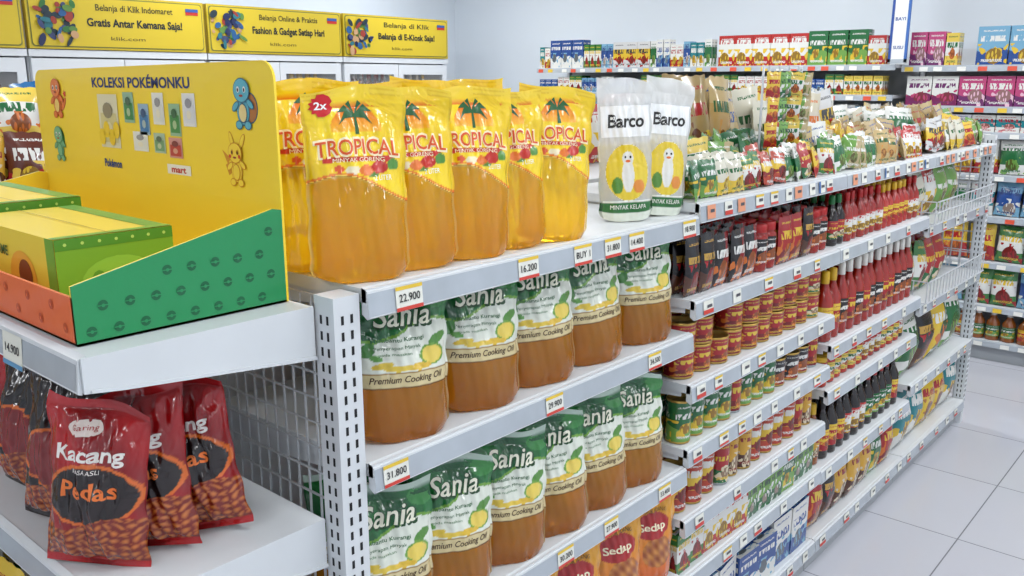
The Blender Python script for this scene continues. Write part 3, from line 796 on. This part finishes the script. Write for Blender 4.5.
row('sugar_bag_row',3,4,[pillow(.17,.26,.08,m) for m in (p_blue[3],p_yel[3],p_green[0],p_blue[3])],rows=3,roll=5,group=(1,2))
sach=[pillow(.085,.12,.028,m,nu=6,nv=7) for m in p_crk+p_white[:3]+p_red[:2]+p_green[:2]+p_brown[:2]+p_yel[:1]]
sach1=[pillow(.075,.11,.028,m,nu=6,nv=7) for m in p_white+p_red+p_green+p_yel[:2]+p_crk[2:3]]
sach2=[pillow(.12,.14,.035,m,nu=6,nv=7) for m in p_crk+p_white+p_yel[:2]+p_green[:1]]
tall=[pillow(.13,.33,.05,m,nu=7,nv=9) for m in p_crk+[p_yel[3],p_yel[1],p_crk[0],p_crk[5],p_green[3]]]
tall2=[pillow(.14,.26,.05,m,nu=7,nv=9) for m in p_crk+[p_white[4],p_white[2],p_yel[3]]]
tall3=[pillow(.14,.19,.05,m,nu=7,nv=9) for m in p_crk+[p_white[4],p_white[2],p_white[0]]]
for bi in (1,2,3):
    y0,y1=bays[bi]; L=y1-y0-.03
    mb=MB()
    fill(mb,PA(XF-.02,y0+.015,T2+.002),L,sach1 if bi==1 else (sach if bi==2 else sach2),rows=3,group=(1,2),jit=24,tilt=-12,zj=.25,roll=10,xo=.15)
    mb.build('seasoning_sachet_row')
    mb=MB()
    fill(mb,PA(XF-.15,y0+.015,T2+.002),L,sach2 if bi<3 else tall3,rows=4,group=(1,2),jit=22,tilt=-8,zj=.2,roll=11,xo=.14)
    mb.build('noodle_packet_row')
    mb=MB()
    o_=.52 if bi==1 else .015
    fill(mb,PA(XF-.30,y0+o_,T2+.002),L-o_,tall if bi==1 else (tall2 if bi==2 else tall3),rows=3,group=(1,1) if bi<3 else (1,2),jit=24,tilt=-5,zj=.35,roll=10,xo=.2)
    mb.build('cracker_packet_row')
# small stand with hanging strips of sachets
hs=MB()
ya,yb_=2.50,2.77; xh=-1.20; zr=1.735
for yy in (ya,yb_): lathe(hs,[(.004,T2,M_wire),(.004,zr+.01,None)],8,xh,yy); box(hs,xh-.05,xh+.05,yy-.012,yy+.012,T2+.001,T2+.005,M_wire)
box(hs,xh-.004,xh+.004,ya,yb_,zr,zr+.008,M_wire)
ssm=[pillow(.058,.075,.018,m,nu=5,nv=5) for m in (p_yel[0],p_green[3],p_yel[1],p_crk[5])]
for k in range(4):
    yy=ya+.03+k*.07; s0=ssm[k]; n_=(4,3,4,3)[k]
    box(hs,xh+.004,xh+.006,yy-.004,yy+.004,zr-.01,zr+.008,M_wire)
    tw=random.uniform(-30,25)
    for q in range(n_):
        tw+=random.uniform(-12,12)
        hs.stamp(s0[0],Matrix.Translation((xh+.012+random.uniform(0,.008),yy+random.uniform(-.004,.004),zr-.012-.074*(q+1)))@Matrix.Rotation(math.radians(70+tw),4,'Z')@Matrix.Rotation(math.radians(random.uniform(-5,5)),4,'Y'))
hs.build('hanging_sachet_stand')
for bi in range(4):
    y0,y1=bays[bi]
    for zi,z in enumerate((T1 if bi==0 else T2,1.02,.70,.40)):
        mb=MB()
        P=Matrix.Translation((XO+.03,y1-.02,z+.001))@Matrix.Rotation(-pi/2,4,'Z')
        its=[pillow(.13,.2,.05,m,nu=6,nv=7) for m in (p_red+p_white+p_yel)]
        LL=(y1-y0-.04) if not(bi==0 and zi==0) else .45
        fill(mb,P,LL,its,rows=3 if zi==0 else 2,group=(2,3),jit=8)
        mb.build('biscuit_packet_row')

# ============================================================ BACK WALL SHELVING
YB=5.87
def backshelf(name,x0,x1,zs,top):
    b_=MB()
    for z in zs:
        box(b_,x0,x1,YB,6.32,z-.02,z,M_shelf)
        prism(b_,[(YB,z+.002),(YB-.012,z-.003),(YB-.014,z-.036),(YB,z-.036)],'x',x0,x1,M_rail)
        x=x0+.02
        while x<x1-.06:
            c=random.choice(((215,84,60),(228,228,222),(228,228,222),(222,188,60)))
            b_.add([(x,YB-.0145,z-.008),(x+.05,YB-.0145,z-.008),(x+.05,YB-.0165,z-.034),(x,YB-.0165,z-.034)],[(0,1,2,3)],M_flat,col=lin(c))
            x+=random.uniform(.07,.16)
    n=max(2,int(round((x1-x0)/.92))+1)
    for i in range(n):
        x=x0+(x1-x0)*i/(n-1)
        box(b_,x-.015,x+.015,6.29,6.32,0,top,M_shelf)
    box(b_,x0,x1,6.315,6.32,.1,top-.05,M_shelf)
    box(b_,x0,x1,YB+.03,6.3,0,.1,M_base)
    b_.build(name)
ZL=[1.80,1.61,1.43,1.2,.95,.65,.35,.13]; ZR=[1.79,1.55,1.40,1.15,.9,.62,.35,.13]
backshelf('display_rack',-4.85,-1.93,ZL,1.90); backshelf('display_rack',-1.89,1.9,ZR,1.95)
tet=[P_box(.055,.04,h_,m) for m,h_ in zip(p_blue+[p_white[1],p_white[0],p_green[1],p_white[2]],(.16,.18,.15,.17,.2,.16,.18,.19))]
bxs=[P_box(.11,.05,h_,m) for m,h_ in zip((p_blue[1],p_white[4],p_blue[0],p_brown[0],p_red[1],p_green[1],p_white[1]),(.2,.19,.22,.21,.18,.2,.22))]
bxr=[P_box(.13,.05,h_,m) for m,h_ in zip((p_red[1],p_red[2],p_green[0],p_brown[2],p_white[0]),(.21,.2,.22,.19,.21))]
sml=[P_box(.06,.04,h_,m) for m,h_ in zip((p_white[1],p_blue[1],p_green[1],p_white[0],p_blue[0],p_yel[1]),(.12,.11,.13,.12,.1,.12))]
can_=[P_can(.04,.13,m,L_sil) for m in (p_white[1],p_yel[1],p_green[0],p_blue[0],p_red[1])]
def brow(name,x0,x1,z,items,**k):
    mb=MB(); fill(mb,PB(x0+.01,YB+.01,z+.001),x1-x0-.02,items,**k); mb.build(name)
brow('milk_carton_row',-4.85,-3.2,1.80,tet+bxs[:3]+tet,rows=2,group=(1,3),jit=6)
brow('milk_powder_box_row',-3.19,-1.95,1.80,bxr+bxs[3:6],rows=2,group=(1,3),jit=6)
brow('juice_carton_row',-4.85,-1.95,1.61,sml,rows=3,group=(2,4),jit=6)
brow('baby_food_row',-4.85,-1.95,1.43,sml+tet[:1],rows=2,group=(2,4),zj=.1)
brow('milk_can_row',-4.85,-1.95,1.2,can_,rows=2,group=(3,5))
brow('biscuit_box_row',-4.85,-1.95,.95,bxr,rows=2,group=(2,4))
Ybox=[P_box(.17,.06,.23,pack((232,192,60),(170,40,30),SK,(40,84,165),0)),P_box(.17,.06,.22,pack(SK,W,Y,B,0)),P_box(.16,.06,.22,pack((236,212,110),B,O,Y,1)),P_box(.16,.06,.21,pack(SK,B,W,Y,0))]
brow('milk_powder_box_row',-1.87,-1.5,1.79,[P_box(.075,.05,.19,p_yel[1]),P_box(.07,.05,.18,p_white[1]),P_box(.1,.05,.2,p_diap[3])],rows=2,group=(1,2))
brow('milk_powder_box_row',-1.49,1.88,1.79,Ybox,rows=2,group=(1,2))
dia=[P_box(.15,.06,.175,m) for m in p_diap]+[P_can(.055,.16,p_diap[0],C_wht)]
brow('diaper_pack_row',-1.87,1.88,1.55,dia,rows=2,group=(1,3))
brow('cereal_box_row',-1.87,1.88,1.40,[P_box(.13,.05,.10,m) for m in p_blue[:2]+p_white[:3]+p_diap],rows=2,group=(1,2))
mixd=[pillow(.14,.2,.06,m) for m in (p_white[2],p_green[1],p_blue[1],p_white[0],p_white[3],p_diap[1],p_white[1],p_diap[2])]
brow('tissue_pack_row',-1.87,1.88,1.15,mixd,rows=2,group=(1,2),roll=4)
brow('soap_pack_row',-1.87,1.88,.9,mixd,rows=2,group=(1,2),roll=4)
brow('detergent_bag_row',-1.87,1.88,.62,[pillow(.15,.22,.07,m) for m in p_green+p_white[1:3]+p_yel[:1]],rows=1,group=(1,2),roll=4)
brow('detergent_bag_row',-1.87,1.88,.35,[pillow(.15,.22,.07,m) for m in p_white+p_green[:2]+p_blue[1:2]],rows=1,group=(1,2),roll=4)
brow('bottle_row',-1.87,1.88,.13,[P_bottle(.04,.19,S_amb,m,C_wht) for m in p_yel+p_green[:2]],rows=1,group=(1,3))
s_=MB(); box(s_,-1.955,-1.855,5.80,5.808,1.83,2.75,M_white)
box(s_,-1.96,-1.945,5.797,5.811,1.81,2.77,plain('banner_blue',(40,76,150),rough=.4)); box(s_,-1.865,-1.85,5.797,5.811,1.81,2.77,plain('banner_blue_edge',(60,105,175),rough=.4))
box(s_,-1.96,-1.85,5.797,5.811,1.805,1.83,M_rail); box(s_,-1.91,-1.90,5.803,5.806,2.75,H,M_wire)
for k in range(5): dtext(s_,('SUSU','BAYI','HEMAT','PROMO','SUSU')[k],lambda a,z:(a,5.799,z),(40,76,150),-1.905,1.9+k*.17,width=.06,height=.02,offset=.02)
s_.build('hanging_banner')

# ============================================================ FRIDGES
M_fr=plain('fridge_white',(218,222,226),rough=.35); M_sign=plain('sign_yellow',(206,180,40),rough=.4,var=.06,bscale=3)
M_gl=attrmat('fridge_glass',rough=.05,trans=.9,ior=1.05,bump=0,coat=.4)
M_in=plain('fridge_interior',(172,184,198),rough=.5); M_gask=plain('gasket_grey',(110,118,126),rough=.5)
fx=-5.62
txts=(('Belanja di Klik Indomaret','Gratis Antar Kemana Saja!'),('Belanja di Klik Indomaret','Gratis Antar Kemana Saja!'),('Belanja Online & Praktis','Fashion & Gadget Setiap Hari'),('Belanja di Klik','Belanja di E-Kiosk Saja!'))
for k in range(5):
    y0=-.17+1.15*k; y1=y0+1.14
    f=MB()
    box(f,-6.28,fx-.05,y0,y1,0,.12,M_gask)
    box(f,-6.28,-6.23,y0,y1,.12,1.84,M_in)
    box(f,-6.28,fx-.04,y0,y0+.03,.12,1.84,M_fr); box(f,-6.28,fx-.04,y1-.03,y1,.12,1.84,M_fr)
    box(f,-6.28,fx-.04,y0,y1,1.84,2.20,M_fr)
    box(f,-6.23,fx-.04,y0+.03,y1-.03,.12,.16,M_in)
    for z in (.5,.85,1.2,1.52): box(f,-6.22,fx-.12,y0+.03,y1-.03,z,z+.012,M_wire)
    box(f,fx-.04,fx+.01,y0+.008,y1-.008,1.885,2.205,M_sign)
    box(f,fx-.035,fx+.004,y0,y1,1.84,1.88,M_fr)
    Fq=lambda l:(lambda a,z:(fx+.01+.002*l,a,z))
    dpoly(f,rrect(y0+.02,y1-.02,1.897,2.193,.02),Fq(1),(110,116,56))
    dpoly(f,rrect(y0+.026,y1-.026,1.903,2.187,.02),Fq(2),(208,182,44))
    if k:
        tx=txts[(k-1)%4]
        dtext(f,tx[0],Fq(3),(60,60,30),y0+.66,2.13,width=.5,height=.05,offset=.01)
        dtext(f,tx[1],Fq(3),(30,40,40),y0+.66,2.04,width=.62,height=.065,offset=.03)
    dtext(f,'klik.com',Fq(3),(90,80,30),y0+.6,1.955,width=.22,height=.022)
    dpoly(f,rect(y1-.14,y1-.05,2.12,2.16),Fq(3),(190,50,40)); dpoly(f,rect(y1-.14,y1-.05,2.14,2.16),Fq(4),(50,86,155))
    rs=random.Random(k+3)
    for q in range(40):
        c=rs.choice(((50,110,54),(36,90,140),(150,56,44),(60,70,110),(90,130,60),(30,50,60),(40,110,120),(30,40,80),(190,150,110)))
        cx=rs.uniform(.04,.27); cz=rs.uniform(1.925,2.15)
        dpoly(f,ell(y0+cx,cz,rs.uniform(.012,.04),rs.uniform(.01,.028),12,rs.uniform(0,3)),(lambda l:(lambda a,z:(fx+.014+.0004*l,a,z)))(5+q),c)
    for q in range(2):
        d0=y0+.01+q*.56; d1=d0+.555
        for (a0,a1,z0,z1) in ((d0,d0+.05,.14,1.83),(d1-.05,d1,.14,1.83),(d0+.05,d1-.05,.14,.22),(d0+.05,d1-.05,1.75,1.83)):
            box(f,fx-.035,fx,a0,a1,z0,z1,M_fr)
        box(f,fx-.02,fx-.015,d0+.05,d1-.05,.22,1.75,M_gl)
        hy=d1-.035 if q==0 else d0+.02
        box(f,fx,fx+.03,hy,hy+.018,.9,.92,M_gask); box(f,fx,fx+.03,hy,hy+.018,1.23,1.25,M_gask); box(f,fx+.022,fx+.035,hy,hy+.018,.9,1.25,M_gask)
    f.build('drinks_fridge')
    mb=MB()
    for z in (.16,.512,.862,1.212,1.532):
        its=[P_bottle(.035,.21 if z>1.5 else .24,random.choice((S_amb,S_tom,M_white,S_amb)),m,c) for m,c in zip(p_blue+p_green+p_white,[C_wht,C_red,C_grn,C_yel,C_wht]*3)]
        fill(mb,PA(fx-.14,y0+.05,z+.013),1.03,its,rows=2,group=(3,5))
    mb.build('drink_bottle_row')

# ============================================================ LEFT GONDOLA
lg=MB()
for z in (1.36,1.08,.78,.46,.14):
    box(lg,-3.55,-2.75,-.8,3.2,z-.02,z,M_shelf)
    prism(lg,[(-2.75,z+.002),(-2.738,z-.003),(-2.734,z-.045),(-2.75,z-.045)],'y',-.8,3.2,M_rail)
box(lg,-3.17,-3.13,-.8,3.2,.1,1.40,M_shelf); box(lg,-3.5,-2.8,-.8,3.2,0,.119,M_base)
for y in (-.8,.2,1.2,2.2,3.16): box(lg,-3.18,-3.12,y,y+.04,0,1.45,M_shelf)
lg.build('gondola_shelf')
chips=[pillow(.14,.20,.07,m,seed=k,nu=8,nv=9) for k,m in enumerate(p_yel+[p_yel[0],p_yel[2],p_crk[0],p_brown[2],p_yel[1],p_blue[2],p_red[3]])]
for z in (1.36,1.08,.78,.46,.14):
    mb=MB(); fill(mb,PA(-2.78,-.75,z+.001),3.9,chips,rows=4 if z>1.3 else (2 if z>1 else 1),group=(1,2),jit=14,roll=8,zj=.1,tilt=-5)
    if z>1.3: fill(mb,PA(-2.86,-.75,z+.16),2.0,chips,rows=2,group=(1,2),jit=20,roll=14,zj=.2,tilt=-20)
    mb.build('chip_bag_row')

# ============================================================ LIGHTS
M_tube=plain('lamp_diffuser',(250,252,255),rough=.4,emit=3)
for xi,x in enumerate((-4.9,-2.6,-.1,1.9)):
    for y in (-1.6,.9,3.2,5.0):
        fmb=MB(); box(fmb,-.62,.62,-.16,.16,.02,.06,M_fr); box(fmb,-.59,.59,-.13,.13,0.012,.0199,M_tube)
        fmb.build('ceiling_lamp',loc=(x,y,H-.061))
        ld=bpy.data.lights.new('lamp_light','AREA'); ld.shape='RECTANGLE'; ld.size=1.2; ld.size_y=.2; ld.color=(.955,.98,1.0)
        ld.energy=23 if y>3 else 17
        lo=bpy.data.objects.new('lamp_light',ld); sc.collection.objects.link(lo); lo.location=(x,y,H-.07)
w=bpy.data.worlds.new('World'); sc.world=w; w.use_nodes=True
w.node_tree.nodes['Background'].inputs[0].default_value=(.9,.95,1,1); w.node_tree.nodes['Background'].inputs[1].default_value=.3

# ============================================================ CAMERA
cd=bpy.data.cameras.new('camera'); cam=bpy.data.objects.new('camera',cd); sc.collection.objects.link(cam)
cam.location=(0,0,1.70); cam.rotation_euler=(math.radians(90-13.3),0,math.radians(41.2))
cd.sensor_width=36; cd.lens=877/1024*36; cd.clip_start=.05
sc.camera=cam
print('verts',sum(len(o.data.vertices) for o in bpy.data.objects if o.type=='MESH'))
